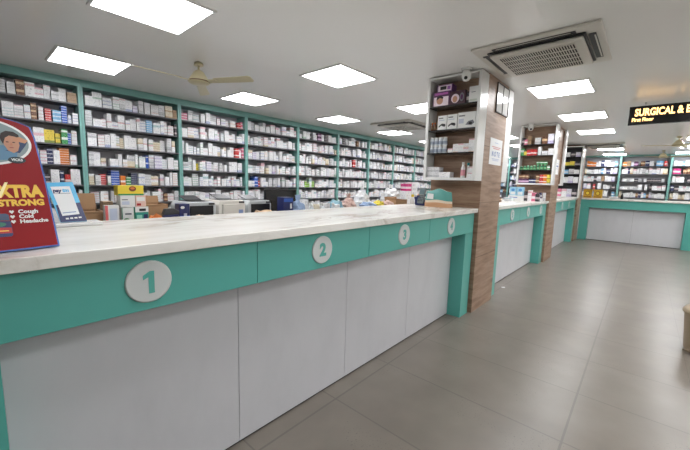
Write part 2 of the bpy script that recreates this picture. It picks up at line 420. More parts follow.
# coloured packs the photo shows: (bay, row, u along the bay, colour, columns)
SPOT = {(0, 1): [(.62, 'brown', 1), (.70, 'red', 1), (.80, 'light blue', 1), (.86, 'blue', 1)], (0, 2): [(.70, 'yellow', 1), (.77, 'yellow', 1), (.85, 'green', 1), (.9, 'blue', 1)],
        (0, 3): [(.72, 'navy', 1), (.82, 'orange', 1), (.92, 'white and red', 1)], (0, 4): [(.66, 'dark', 1), (.78, 'navy', 1), (.86, 'red', 2)], (0, 0): [(.55, 'brown', 1), (.92, 'tan', 1)],
        (1, 0): [(.84, 'cream', 1), (.88, 'tan', 1)], (1, 1): [(.62, 'light blue', 1), (.93, 'dark', 1)], (1, 2): [(.95, 'orange', 1)], (1, 3): [(.61, 'blue', 1)],
        (1, 4): [(.17, 'red', 1), (.25, 'blue', 1), (.31, 'orange', 1), (.36, 'green', 1), (.4, 'navy', 1)], (1, 5): [(.8, 'brown', 1)],
        (2, 0): [(.04, 'pink', 1), (.9, 'red', 1), (.95, 'pink', 1)], (2, 2): [(.84, 'red', 1), (.9, 'white and pink', 1), (.95, 'pink', 1)], (2, 3): [(.22, 'yellow', 1)],
        (3, 4): [(.18, 'blue', 1), (.22, 'red', 1)], (4, 4): [(.2, 'lime', 1), (.28, 'lime', 1), (.35, 'lime', 1)], (4, 0): [(.3, 'dark', 1), (.5, 'purple', 1), (.62, 'dark', 1)],
        (5, 2): [(.46, 'red', 1)], (5, 0): [(.2, 'dark', 1), (.6, 'brown', 1)], (7, 4): [(.1, 'blue', 1)]}
packs = []      # (bay, row, column, level, levels, w, d, h, x, y, z, material)
for bay in range(12):
    a, b = EDG[bay]+.034, EDG[bay+1]-.034
    for row, z in enumerate(SZ):
        gap = .205 if row else .185
        x = a+random.uniform(0, .015); col = 0; spots = list(SPOT.get((bay, row), []))
        while x < b-.035:
            wd = random.choice((.035, .045, .05, .055, .06, .07, .08, .095)); 
            if row == 0: wd = random.choice((.06, .07, .08, .1))
            if x+wd > b: wd = b-x
            if wd < .03: break
            u = (x+wd/2-EDG[bay])/(EDG[bay+1]-EDG[bay]); special = None
            for sp in spots:
                if u >= sp[0]-.02: special = sp; spots.remove(sp); break
            if special is None and random.random() < .06: x += random.uniform(.015, .05); continue
            col += 1
            colour = special[1] if special else random.choice(COMMON)
            mode = random.random()
            if mode < .14: hs = [random.uniform(.12, gap-.006)]
            elif mode < .36: hs = [random.uniform(.08, .11), random.uniform(.06, .085)]
            else:
                h = random.choice((.028, .032, .038, .045, .052, .06)); tot = random.uniform(.12, gap-.002); hs = [h]*max(1, int(tot/h))
            dp = random.uniform(.11, .18); yb = SY+.012+random.choice((0, .005, .015, .03, .05))
            zz = z+.0006
            for lv, h in enumerate(hs):
                c = colour if (special or mode > .3 or lv == 0) else random.choice(COMMON)
                if mode > .4 and not special and random.random() < .18: c = random.choice(COMMON)
                packs.append([bay, row, col, lv, len(hs), wd-.003, dp, h-.0008, x+wd/2+(random.uniform(-.002, .002) if lv else 0)*0, yb+random.uniform(0, .006)*(lv > 0), zz, c]); zz += h
            x += wd+random.choice((0, .002, .004, .012))
def project(P):
    v = Vector(P)-Vector((0, 0, 1.4)); z = v.dot(fw)
    return (345+FPX*v.dot(rt)/z, 225-FPX*v.dot(up)/z, z) if z > .1 else (-1, -1, 1)
def in_view(P):
    x, y, z = project(P)
    if not (1 < x < 420 and 20 < y < 217): return False
    if y > 119 and x < 36+(y-140)*.22: return False      # behind the red display board
    if 180 < y and 44 < x < 88 and y > 182: return False  # behind the payment stand
    if y > 186 and 86 < x < 145: return False
    return y < 206
vis = sorted([p for p in packs if p[0] < 10 and in_view((p[8], p[9], p[10]+p[7]/2))], key=lambda p: -(p[5]*p[7])**.5/project((p[8], p[9], p[10]))[2]**1.5)
chosen = set(id(p) for p in vis[:296])
ROWW = ['top', 'second', 'third', 'fourth', 'fifth', 'sixth', 'seventh']
rest = MB(); rmats = sorted(CART); 
for p in packs:
    bay, row, col, lv, n, wd, dp, h, x, y, z, c = p
    if id(p) in chosen:
        o = put('medicine_carton', unit(c), None, (x, y, z)); o.scale = (wd, dp, h)
        s = 'as lone %s' % ORD[col] if n == 1 else '%s of %s stack' % ('bottom' if lv == 0 else ('top' if lv == n-1 else ORD[lv+1]+' up'), ORD[col])
        s = '%s carton, %s, %s shelf, %s wall bay' % (c, s, ROWW[row], ORD[bay+1])
        tag(o, s, 'carton', 'medicine cartons on the long wall shelves')
    else:
        rest.box(x-wd/2, x+wd/2, y, y+dp, z, z+h, rmats.index(c))
tag(rest.build('medicine_cartons', [CART[k] for k in rmats]), 'remaining rows of white medicine cartons filling the long wall shelves', 'cartons', kind='stuff')
#__PART2__
# ------------------------------------------------------------------ display cabinets on the pillars
glass_edge = mat('smoked_shelf', (44, 42, 42), .2)
def cabinet(name, label, xf, depth, y0, y1, z0, z1, zs, mats=(white, shelf_dark), rz=-PI/2, hidden=False, shelf_m=None):
    """open cabinet, front facing local -y; local x runs left to right as the customer sees it"""
    w_ = y1-y0
    t = thing(name, label, 'cabinet', (xf, (y0+y1)/2, z0), rz)
    for s in (-1, 1):
        a = s*w_/2; B(min(a, a-s*.03), max(a, a-s*.03), 0, depth, 0, z1-z0).build('side_panel', mats[0], t, .002)
    B(-w_/2+.031, w_/2-.031, 0, depth, 0, .028).build('bottom_panel', mats[0], t, .002)
    B(-w_/2+.031, w_/2-.031, 0, depth, z1-z0-.02, z1-z0).build('top_panel', mats[0], t)
    B(-w_/2+.031, w_/2-.031, depth-.012, depth, .029, z1-z0-.021).build('back_panel', mats[1], t)
    for z in zs: B(-w_/2+.032, w_/2-.032, .006, depth-.013, z-z0-.013, z-z0).build('shelf', shelf_m or glass_edge, t, .001)
    return t
cabinet('display_cabinet', 'white open display cabinet on the nearest wooden pillar, facing the entrance', 3.43, .198, 1.30, 1.88, 1.452, 2.53, [2.232, 1.985, 1.742], (white, wood))
t = cabinet('display_cabinet', 'white cabinet on the rear side of the nearest wooden pillar', 4.48, .198, 1.30, 1.88, 1.452, 2.53, [2.232, 1.985, 1.742], (white, wood), PI/2)
cabinet('display_cabinet', 'white open display cabinet on the second wooden pillar, facing the entrance', 6.97, .198, 1.25, 1.85, 1.452, 2.53, [2.185, 1.985, 1.72], (white, wood))
cabinet('display_cabinet', 'white cabinet on the rear side of the second wooden pillar', 8.05, .198, 1.25, 1.85, 1.452, 2.53, [2.185, 1.985, 1.72], (white, wood), PI/2)
cabinet('display_cabinet', 'white tall display cabinet with dark shelves on the third pillar by the far corner', 10.45, .266, 1.26, 1.80, 1.162, 2.48, [2.21, 1.98, 1.775, 1.545], (white, dark))

def carton(label, w_, d, h, c, loc, rz=0, group=None, cat='carton', name='carton', art=None):
    """a printed folding carton: body with tuck flap seam; art = polygons printed on the front, (material, points in 0..1)"""
    o = put(name, unit(c), None, loc, rot=(0, 0, rz)); o.scale = (w_, d, h)
    tag(o, label, cat, group)
    return o
def printed(label, w_, d, h, m, loc, rz=0, art=(), name='carton', cat='carton', group=None, top=None):
    """larger carton with its own printed front"""
    mats = [m]; mb = B(-w_/2, w_/2, 0, d, 0, h)
    o = mb.build(name, mats, None, .0012, loc, 1); o.rotation_euler.z = rz; tag(o, label, cat, group)
    s = MB().box(-w_/2+.004, w_/2-.004, d*.3, d*.3+.002, h+.0001, h+.0006)
    s.build('tuck_flap', mat('flap_seam', (170, 166, 160), .6), o)
    for i, (am, pts) in enumerate(art):
        q = MB().prism([((x-.5)*w_, z*h) for x, z in pts], -.0004*(i+1)-.0002, -.0004*i-.0001, 0)
        q.build('print', am, o)
    return o
def R4(x0, z0, x1, z1): return [(x0, z0), (x1, z0), (x1, z1), (x0, z1)]
def ell(cx, cz, rx, rz_, n=18): return [(cx+rx*math.cos(2*PI*k/n), cz+rz_*math.sin(2*PI*k/n)) for k in range(n)]
def bottle(label, r, h, loc, m, cap, group=None, band=None, cat='bottle', name='bottle', neck=.55, seg=14):
    t = thing(name, label, cat, loc, 0, group)
    hb = h*.68
    MB().lathe([(r*.92, 0), (r, .004), (r, hb*.9), (r*neck, h*.78), (r*neck*.9, h*.82)], seg).build('body', m, t)
    MB().lathe([(r*neck*1.05, h*.82+.0003), (r*neck*1.05, h*.99), (r*neck*.95, h)], seg).build('cap', cap, t)
    if band: MB().lathe([(r+.0006, hb*.2), (r+.0006, hb*.75)], seg, close=False).build('wrap_label', band, t)
    return t
def crumple(name, label, cat, size, m, loc, seed, rz=0, group=None, tie=False):
    rnd = random.Random(seed); bm = bmesh.new(); bmesh.ops.create_icosphere(bm, subdivisions=3, radius=.5)
    ph = [rnd.uniform(0, 6) for _ in range(6)]
    for v in bm.verts:
        c = v.co.normalized(); k = 1+.13*math.sin(7*c.x+ph[0])*math.sin(6*c.y+ph[1])+.1*math.sin(11*c.z+ph[2]+5*c.x)+.05*rnd.uniform(-1, 1)
        v.co = Vector((c.x*k, c.y*k, max(c.z*k, -.72)+.72))*.5
        v.co.x = max(-.5, min(.5, v.co.x)); v.co.y = max(-.5, min(.5, v.co.y))
    zm = max(v.co.z for v in bm.verts)
    for v in bm.verts: v.co = Vector((v.co.x*size[0], v.co.y*size[1], v.co.z/zm*size[2]))
    me = bpy.data.meshes.new(name); bm.to_mesh(me); bm.free(); me.materials.append(m)
    o = put(name, me, None, loc); o.rotation_euler.z = rz; tag(o, label, cat, group)
    if tie: MB().prism([(-.02, 0), (.02, 0), (.034, .05), (-.03, .045)], -.006, .006).build('tied_neck', m, o, 0, (0, 0, size[2]*.97))
    return o

CW = -PI/2    # things facing the entrance
def cx_(y): return y
# nearest pillar cabinet. top shelf
g1 = 'goods in the nearest pillar cabinet'
pk = mat('plum_carton', (86, 38, 84), .4); pl = mat('light_print', (232, 214, 222), .5); gy_ = mat('grey_print', (112, 112, 120), .5); bk = mat('ink', (30, 30, 34), .5)
z1 = 2.2326; X_ = 3.452
printed('plum carton with a picture of a smiling face, top shelf of the nearest pillar cabinet', .185, .14, .148, pk, (X_, 1.728, z1), CW,
        [(pl, R4(.06, .04, .94, .66)), (skin, ell(.42, .4, .2, .26)), (hair, [(.2, .45), (.25, .68), (.45, .76), (.64, .6), (.6, .5), (.42, .6), (.28, .5)]), (mat('plum_light', (180, 90, 170), .5), R4(.1, .8, .9, .94))], group=g1)
printed('plum carton with a massager picture, right of the smiling face carton', .165, .14, .135, mat('wine_carton', (70, 34, 50), .4), (X_, 1.548, z1), CW,
        [(pl, ell(.36, .45, .26, .34)), (skin, ell(.34, .4, .16, .24)), (gy_, ell(.78, .5, .14, .32)), (pk, ell(.78, .5, .08, .2))], group=g1)
printed('small purple carton lying on the smiling face carton', .165, .11, .072, mat('violet_carton', (108, 62, 126), .4), (X_+.01, 1.70, z1+.149), CW,
        [(pl, R4(.05, .1, .95, .9)), (bk, R4(.2, .3, .62, .8)), (mat('violet_print', (150, 90, 170), .5), R4(.68, .25, .9, .75))], group=g1)
printed('square white carton at the right end of the top shelf, nearest pillar cabinet', .092, .12, .155, white_m, (X_, 1.381, z1), CW, [(mat('soft_print', (200, 206, 196), .6), R4(.1, .08, .9, .2)), (gy_, R4(.25, .62, .7, .66))], group=g1)
carton('dark carton standing between the massager carton and the white carton', .03, .1, .11, 'dark', (X_+.02, 1.446, z1), CW, g1)
# second shelf
z2 = 1.9856
for i, (y, n) in enumerate(((1.822, 'at the left end'), (1.79, 'beside the first white device carton'))):
    bottle('amber medicine bottle %s, second shelf of the nearest pillar cabinet' % n, .014, .085, (X_+.02, y, z2), glass_b, orange, g1, brown_trim)
dev = [(gy_, R4(.1, .78, .6, .86)), (mat('soft_line', (186, 190, 204), .6), R4(.1, .64, .75, .7))]
blob = [(bk, [(.12, .16), (.42, .3), (.78, .2), (.9, .26), (.86, .4), (.5, .44), (.3, .36), (.14, .28)])]
printed('white carton with a black device picture, beside the amber bottles', .10, .13, .148, white_m, (X_, 1.70, z2), CW, dev+blob, group=g1)
printed('white carton with a black device picture, second of the pair in the cabinet', .105, .13, .15, white_m, (X_, 1.59, z2), CW, dev+blob, group=g1)
printed('wide white carton with a grey machine picture, right end of the second shelf', .185, .14, .158, white_m, (X_, 1.434, z2), CW,
        [(gy_, R4(.06, .74, .4, .82)), (mat('soft_line', (186, 190, 204), .6), R4(.06, .3, .34, .6)), (gy_, [(.45, .2), (.8, .16), (.94, .3), (.86, .48), (.6, .42)]), (bk, ell(.72, .28, .1, .09))], group=g1)
# third shelf
z3 = 1.7426
tub = mat('tub_plastic', (206, 212, 218), .3); tubb = mat('tub_band', (150, 160, 176), .4)
for r in range(2):
    for i in range(4):
        y = 1.815-.05*i
        bottle('clear jar, %s in the %s layer, third shelf of nearest pillar cabinet' % (ORD[i+1], ('bottom', 'top')[r]), .0235, .084, (X_+.03, y, z3+.0845*r), tub, white_m, g1, tubb, 'jar', 'jar', .85)
for i, (y, n) in enumerate(((1.594, 1), (1.538, 2), (1.482, 2), (1.426, 2), (1.370, 3))):
    for k in range(n):
        nm = ('white and pink', 'white and orange', 'plain white')[(i+k) % 3]
        carton('%s small carton, %s stack right of the jars, %s' % (nm, ORD[i+1], ('lowest', 'middle layer', 'topmost')[k]), .053, .1, .044, nm, (X_+.01, y, z3+.0445*k), CW, g1)
# bottom
z4 = 1.4806
for i, y in enumerate((1.812, 1.740)):
    for k in range(2-(i == 9)):
        carton('silver grey carton, %s stack at the left end of the cabinet bottom, %s' % (ORD[i+1], ('lower', 'upper')[k]), .07, .1, .056, 'white and grey', (X_+.01, y, z4+.0565*k), CW, g1)
carton('low wide white carton in the middle of the cabinet bottom', .12, .1, .058, 'plain white', (X_+.01, 1.64, z4), CW, g1)
bottle('tall white bottle on the bottom of the nearest pillar cabinet', .022, .16, (X_+.035, 1.448, z4), white_m, white_m, g1, mat('rose_print', (220, 150, 160), .5), neck=.6)
bottle('teal capped tube beside the tall white bottle', .014, .155, (X_+.06, 1.405, z4), white_m, mat('teal_cap', (60, 150, 150), .4), g1, neck=.8)
for k in range(2): carton('white carton with brown print, %s of two at the right end of the cabinet bottom' % ('lower', 'upper')[k], .05, .09, .056, ('white and red', 'brown')[0], (X_+.01, 1.36, z4+.0565*k), CW, g1)

# second pillar cabinet
g2 = 'goods in the second pillar cabinet'; X2 = 6.99
rows2 = [(2.1856, [(1.79, 'dark', .05, .1), (1.745, 'pink', .05, .075), (1.69, 'tan', .05, .12), (1.55, 'white and grey', .09, .09), (1.44, 'brown', .08, .1), (1.345, 'white and lilac', .09, .15)]),
         (1.9856, [(1.79, 'green', .05, .1), (1.74, 'yellow', .045, .06), (1.685, 'red', .05, .08), (1.63, 'red', .05, .09), (1.575, 'red', .05, .085), (1.505, 'plain white', .045, .12), (1.42, 'white and grey', .09, .06), (1.325, 'plain white', .08, .09)])]
for ri, (z, its) in enumerate(rows2):
    for i, (y, c, w_, h) in enumerate(its):
        carton('%s carton, %s on the %s shelf of the second pillar cabinet' % (c, ORD[i+1], ('top', 'second')[ri]), w_, .09, min(h*1.25, .17), c, (X2, y, z), CW, g2)
for i in range(9):
    h = [.07, .08, .085, .08, .085, .1, .1, .1, .075][i]
    bottle('%s bottle, %s from the left on the third shelf of the second pillar cabinet' % ('green' if i < 8 else 'white', ORD[i+1]), .024, h, (X2+.035, 1.79-.056*i, 1.7206), green if i < 8 else white_m, mat('mint_cap', (170, 216, 180), .4), g2, mat('mint_label', (130, 190, 140), .5), neck=.8, seg=10)
for i in range(3): carton('green carton lying on the bottles, %s of three, second pillar cabinet' % ('left', 'middle', 'right')[i], .055, .07, .05, 'green', (X2, 1.51-.057*i, 1.8212), CW, g2)
for i in range(9):
    c = ['purple', 'purple', 'purple', 'navy', 'navy', 'brown', 'red', 'orange', 'yellow'][i]; 
    for k in range(2):
        c2 = 'brown' if (k == 1 and i < 3) else c
        if i in (3, 4) and k == 1: continue
        carton('%s carton, %s from the left on the bottom of the second pillar cabinet, %s' % (c2, ORD[i+1], ('lower', 'upper')[k]), .055, .09, .078, c2, (X2, 1.785-.0585*i, 1.4806+.0785*k), CW, g2)
# third pillar cabinet
g3 = 'goods in the third pillar cabinet'; X3 = 10.47
for ri, (z, cs, h) in enumerate(((2.2106, ['white and grey', 'plain white', 'dark', 'white and lilac'], .14), (1.9806, ['yellow', 'yellow', 'yellow', 'dark'], .12), (1.7756, ['light blue', 'light blue', 'white and grey', 'plain white'], .13), (1.5456, ['white and lilac', 'plain white', 'white and lilac', 'plain white'], .17))):
    for i, c in enumerate(cs):
        carton('%s pack, %s from the left, %s shelf of the third pillar cabinet' % (c, ORD[i+1], ROWW[ri]), .1, .12, h-(i % 2)*.02, c, (X3, 1.705-.113*i, z), CW, g3)
for i, c in enumerate(('pink', 'white and pink', 'white and lilac', 'dark')):
    carton('%s pouch box, %s on the lowest shelf of the third pillar cabinet' % (c, ORD[i+1]), .1, .1, .2, c, (X3, 1.705-.113*i, 1.1906), CW, g3)

# paper notices and framed certificate on the pillars
t = thing('framed_certificate', 'dark framed double certificate high on the nearest wooden pillar', 'frame', (4.07, 1.2985, 2.2))
mb = MB()
for a in ((-.20, -.192, 0, .31), (.192, .20, 0, .31), (-.192, .192, 0, .008), (-.192, .192, .302, .31), (-.004, .004, .008, .302)): mb.box(a[0], a[1], -.012, 0, a[2], a[3])
mb.build('frame', mat('frame_dark', (44, 36, 32), .35), t); B(-.1915, .1915, -.006, -.001, .0085, .3015).build('glazed_paper', mat('glazed_paper', (222, 222, 220), .06), t)

def notice(label, x, z, w_, h, lines):
    t = thing('paper_notice', label, 'notice', (x, 1.2988, z))
    B(-w_/2, w_/2, -.0012, 0, 0, h).build('sheet', paper, t)
    for i, (z0, z1_, x0, x1, m) in enumerate(lines): B(x0*w_, x1*w_, -.0018, -.0013, z0*h, z1_*h).build('printed_line', m, t)
    return t
lb = mat('faded_blue_ink', (128, 146, 190), .6); lr = mat('faded_red_ink', (214, 160, 160), .6); ll = mat('faint_ink', (196, 204, 222), .6)
nt = notice('white paper notice with faded blue lettering on the nearest wooden pillar', 4.0, 1.64, .40, .285, [])
text('printed_line', 'N O T E', .075, lb, nt, TR((0, -.0016, .115)), width=.26, bold=.002, extr=.0003)
for z, x0, x1, m in ((.19, -.14, .15, lr), (.172, -.1, .12, lr), (.06, -.12, .12, ll), (.045, -.1, .1, ll), (.235, -.06, .06, ll)): B(x0, x1, -.0018, -.0013, z, z+.009).build('printed_line', m, nt)
notice('white paper notice on the second wooden pillar', 7.55, 1.66, .3, .28, [(.5, .6, -.3, .3, lb), (.35, .4, -.3, .3, ll), (.7, .75, -.3, .3, ll)])

# security cameras
def cctv(label, loc):
    t = thing('security_camera', label, 'camera', loc)
    MB().lathe([(.05, -.02), (.052, 0)], 20).build('mount', white, t)
    MB().lathe([(.001, -.125), (.028, -.118), (.043, -.095), (.045, -.06), (.04, -.0205)], 20).build('body', white, t)
    MB().lathe([(.016, 0), (.016, .012)], 14, 0, TR((-.034, -.012, -.098)) @ Matrix.Rotation(-PI/2-.35, 4, 'Y')).build('lens', black, t)
cctv('white security camera under the ceiling in front of the nearest pillar cabinet', (3.36, 1.43, CEIL))
cctv('white security camera under the ceiling in front of the second pillar cabinet', (6.89, 1.66, CEIL))

# ------------------------------------------------------------------ far wall shelves and their packs
FE = [1.90, .69, -.53, -1.75]
for i, (a, b) in enumerate(((5.22, 4.13), (4.13, 3.02), (3.02, 1.91))):
    shelving('shelving_unit', 'teal framed shelving on the far wall behind staff area, %s from long wall' % ORD[i+1], a-b-.002, (14.45, (a+b)/2, 0), CW, 'far wall shelving units', [2.18, 1.93, 1.68, 1.42, 1.17, .9], .30, CEIL, .05); FZ = [2.18, 1.93, 1.68, 1.42, 1.17, .9]
for i in range(3):
    shelving('shelving_unit', 'teal framed shelving unit on the far wall, %s behind the far counter' % ('left bay', 'middle bay', 'right bay')[i], FE[i]-FE[i+1]-.002, (14.45, (FE[i]+FE[i+1])/2, 0), CW, 'far wall shelving units', FZ, .30, CEIL, .05)
rnd = random.Random(5)
FC = ['plain white']*9+['white and blue', 'white and teal', 'white and grey', 'white and red', 'white and lilac', 'cream', 'light blue', 'dark', 'brown', 'white and green', 'white and pink', 'navy']
fspot = {(0, 0): {2: 'orange', 3: 'orange', 4: 'orange', 0: 'dark'}, (1, 0): {0: 'orange', 1: 'tan', 3: 'purple', 9: 'red'}, (2, 1): {0: 'magenta', 1: 'magenta'}, (0, 2): {7: 'tan'}, (0, 3): {4: 'red'}}
for bay in range(3):
    for row, z in enumerate(FZ[:5]):
        y = FE[bay]-.055; k = 0
        while y > FE[bay+1]+.12 and y > -1.25:
            wd = rnd.choice((.06, .07, .08, .1, .11)); wd = min(wd, y-FE[bay+1]-.06); h = rnd.uniform(.12, .2)
            if rnd.random() < .06: y -= .05; continue
            c = fspot.get((bay, row), {}).get(k) or rnd.choice(FC); k += 1
            if row == 2 and bay == 1 or row == 3 and bay == 1 and k < 6: c = rnd.choice(('white and grey', 'dark', 'plain white')); h = .1
            if y-wd > -9 and y < 1.70:
                lb_ = '%s pack, %s from left, %s shelf of the %s far wall bay' % (c, ORD[k], ROWW[row], ('left', 'middle', 'right')[bay])
                carton(lb_, wd-.004, .12, h, c, (14.47+rnd.uniform(0, .03), y-wd/2, z+.0006), CW, 'packs on the far wall shelves', 'pack', 'medicine_pack')
            y -= wd+rnd.choice((0, .004, .012))
for bay, (a, b) in enumerate(((5.22, 4.13), (4.13, 3.02))):
    for row, z in enumerate(FZ[:5]):
        y = a-.06; k = 0
        while y > b+.1:
            wd = min(rnd.choice((.07, .09, .11)), y-b-.06); h = rnd.uniform(.1, .19); c = rnd.choice(FC+['navy', 'dark', 'light blue']); k += 1
            if 3.55 < y-wd/2 < 4.95:
                carton('%s pack, %s along the %s shelf, %s far bay from the long wall' % (c, ORD[k], ROWW[row], ORD[bay+1]), wd-.004, .12, h, c, (14.47+rnd.uniform(0, .03), y-wd/2, z+.0006), CW, 'packs on the far wall shelves', 'pack', 'medicine_pack')
            y -= wd+rnd.choice((0, .006, .02))
# on the far counter
for i, y in enumerate((1.19, .96)):
    o = printed('large yellow display carton, %s on the far counter by the pillar' % ('left of two', 'right of two')[i], .19, .2, .235, mat('mustard', (206, 164, 40), .45), (11.55, y, 1.1606), CW,
            [(mat('mustard_print', (150, 104, 30), .5), ell(.5, .55, .3, .28)), (yellow, ell(.5, .55, .2, .18)), (mat('mustard_print', (150, 104, 30), .5), R4(.1, .08, .9, .2))], group='yellow cartons on the far counter')
carton('grey low carton on the far counter right of the yellow cartons', .2, .12, .06, 'white and grey', (11.6, .62, 1.1606), CW)
bottle('dark bottle on the far counter right of the yellow cartons', .03, .15, (11.7, .44, 1.1606), black, dark)

# ------------------------------------------------------------------ goods on the second counter
TZ = 1.1606; g4 = 'goods on the second counter'
for i, y in enumerate((1.78, 1.66)):
    printed('light blue pack on the second counter, %s' % ('left of the pair', 'right of the pair')[i], .11, .06, .15, mat('ice_blue', (150, 200, 224), .4), (6.58, y, TZ+.0905), CW,
            [(white_m, R4(.15, .1, .85, .42)), (mat('ice_print', (80, 140, 200), .5), ell(.5, .65, .26, .16))], group=g4)
printed('white display carton under the light blue pair of packs', .26, .1, .09, white_m, (6.56, 1.72, TZ), CW, [(lb, R4(.1, .5, .6, .7))], group=g4)
for i, (y, c, h) in enumerate(((1.56, 'dark', .17), (1.5, 'white and red', .19), (1.44, 'pink', .15), (1.38, 'dark', .13))):
    carton('%s pack standing on the second counter, %s from the blue packs' % (c, ORD[i+1]), .055, .1, h, c, (6.56, y, TZ), CW, g4)
for i in range(5):
    carton('%s slim pack, %s in the row ending the second counter' % (('dark', 'white and lilac', 'dark', 'navy', 'white and grey')[i], ORD[i+1]), .035, .09, .15, ('dark', 'white and lilac', 'dark', 'navy', 'white and grey')[i], (6.92, 1.6-.062*i, TZ), CW, g4)
carton('low white tray carton in front of the slim packs', .14, .05, .05, 'plain white', (6.80, 1.42, TZ), CW, g4)
for i, (x, y, c, w_, h) in enumerate(((4.62, 1.95, 'white and teal', .12, .09), (4.9, 2.0, 'light blue', .1, .13), (5.25, 1.95, 'tan', .16, .1), (5.6, 1.9, 'dark', .1, .12), (5.9, 1.86, 'navy', .12, .14), (5.25, 1.95, 'dark', .1, .04), (4.85, 1.72, 'white and blue', .11, .07), (5.5, 1.72, 'brown', .1, .07), (6.1, 1.72, 'white and teal', .12, .06))):
    z = TZ if i != 5 else TZ+.1005
    carton('%s carton, %s along %s' % (c, ORD[i+1] if i < 5 else ('third' if i == 5 else ORD[i-5]), ('the back row of the second counter', 'the back row, atop the tan carton', 'the front row of the second counter')[(i > 4)+(i > 5)]), w_, .1, h, c, (x, y, z), CW, g4)

# ------------------------------------------------------------------ the marble worktop of the long counter
# red display board (leaning back): local x along the board, local z up the board
Ux = Vector((.138, .023, 0)).normalized()
t = thing('display_board', 'tall red cough remedy display board with a photo of a man, leaning on the counter', 'display', (.193, 1.427, 1.1646), math.atan2(Ux.y, Ux.x))
tilt = Matrix.Rotation(math.radians(-18), 4, 'X')
board = mat('board_red', (138, 12, 18), .5, spec=.25); rim = mat('board_rim', (52, 96, 176), .35)
xc = -.135
def shape(s): # outline of the board, s = inset
    pts = [(.002-s, s), (.0-s, .23), (-.006-s, .37), (-.012-s, .405-s*.3)]
    for k in range(1, 8):
        a = k/8*PI/2; pts.append((-.012-s-.035*math.sin(a)-.087*(k/8)**2*.9, .405-s*.3+.026*math.sin(a)*(1-s*8)))
    pts.append((xc, .433-s))
    return pts+[(2*xc-x, z) for x, z in pts[-2::-1]]
MB().prism(shape(0), 0, .012, 0, tilt).build('board', rim, t)
MB().prism(shape(.0045), -.0008, -.0001, 0, tilt).build('red_face', board, t)
# picture: a man holding his brow, inside a white ring
pic = MB().prism([(xc+.135*math.cos(a)*.86, .345+.077*math.sin(a)) for a in [2*PI*k/40 for k in range(40)]], -.0014, -.0009, 0, tilt).build('picture_ring', white_m, t)
def flat(name, pts, m, lv): return MB().prism(pts, -.0014-.0004*lv-.0003, -.0014-.0004*lv, 0, tilt).build(name, m, pic)
flat('picture_print', [(xc+.127*math.cos(a)*.86, .345+.070*math.sin(a)) for a in [2*PI*k/40 for k in range(40)]], mat('picture_sky', (128, 144, 146), .5), 0)
flat('picture_print', [(-.125, .283), (-.062, .29), (-.056, .318), (-.088, .335), (-.125, .33)], mat('picture_shirt', (86, 128, 158), .5), 1)
flat('picture_print', [(-.085, .318), (-.052, .312), (-.035, .338), (-.028, .352), (-.05, .35), (-.06, .325)], mat('picture_sleeve', (40, 60, 96), .5), 2)
flat('picture_print', [(-.078, .318), (-.066, .311), (-.055, .319), (-.049, .338), (-.05, .36), (-.06, .37), (-.076, .37), (-.085, .358), (-.085, .336)], skin, 3)
flat('picture_print', [(-.087, .338), (-.093, .358), (-.088, .374), (-.076, .383), (-.058, .382), (-.047, .373), (-.047, .362), (-.056, .366), (-.07, .368), (-.08, .36), (-.084, .348)], hair, 4)
flat('picture_print', [(-.062, .352), (-.035, .346), (-.026, .356), (-.045, .366), (-.06, .362)], mat('picture_hand', (196, 140, 108), .6), 5)
for ex in (-.077, -.062): flat('picture_print', ell(ex, .346, .004, .0016, 8), hair, 6)
flat('picture_print', ell(-.069, .328, .006, .0018, 8), mat('picture_lip', (160, 90, 84), .6), 6)
flat('picture_print', [(-.070, .345), (-.067, .345), (-.065, .335), (-.072, .335)], mat('picture_nose', (190, 130, 102), .6), 6)
ov = MB().prism(ell(-.062, .288, .021, .0105), -.0024-.0012, -.0036+.0022, 0, tilt).build('emblem', mat('emblem_dark', (24, 44, 50), .4), t)
text('lettering', 'VICKS', .011, white_m, ov, tilt @ TR((-.062, -.0041, .288)), width=.027, bold=.0003, extr=.0002)
text('lettering', 'XTRA', .052, gold, t, tilt @ TR((-.068, -.0016, .184)), width=.112, bold=.0030, extr=.0004, shear=0)
flat_x = MB().prism([(-.124, .166), (-.115, .166), (-.094, .214), (-.101, .214)], -.0026, -.0021, 0, tilt).build('lettering', mat('letter_stroke', (250, 232, 170), .4), t)
text('lettering', 'STRONG', .027, gold, t, tilt @ TR((-.070, -.0016, .148)), width=.108, bold=.0014, extr=.0004)
for i, (s, wd) in enumerate((('Cough', .047), ('Cold', .034), ('Headache', .068))):
    z = .120-.0155*i
    text('lettering', s, .0165, white_m, t, tilt @ TR((-.083+wd/2, -.0012, z)), width=wd, bold=.0006, extr=.0003)
    MB().prism([(-.098+q[0]*.011, z+q[1]*.011) for q in ((0, -.5), (.5, .1), (.38, .45), (.12, .45), (0, .25), (-.12, .45), (-.38, .45), (-.5, .1))], -.0016, -.0009, 0, tilt).build('heart_print', white_m, t)
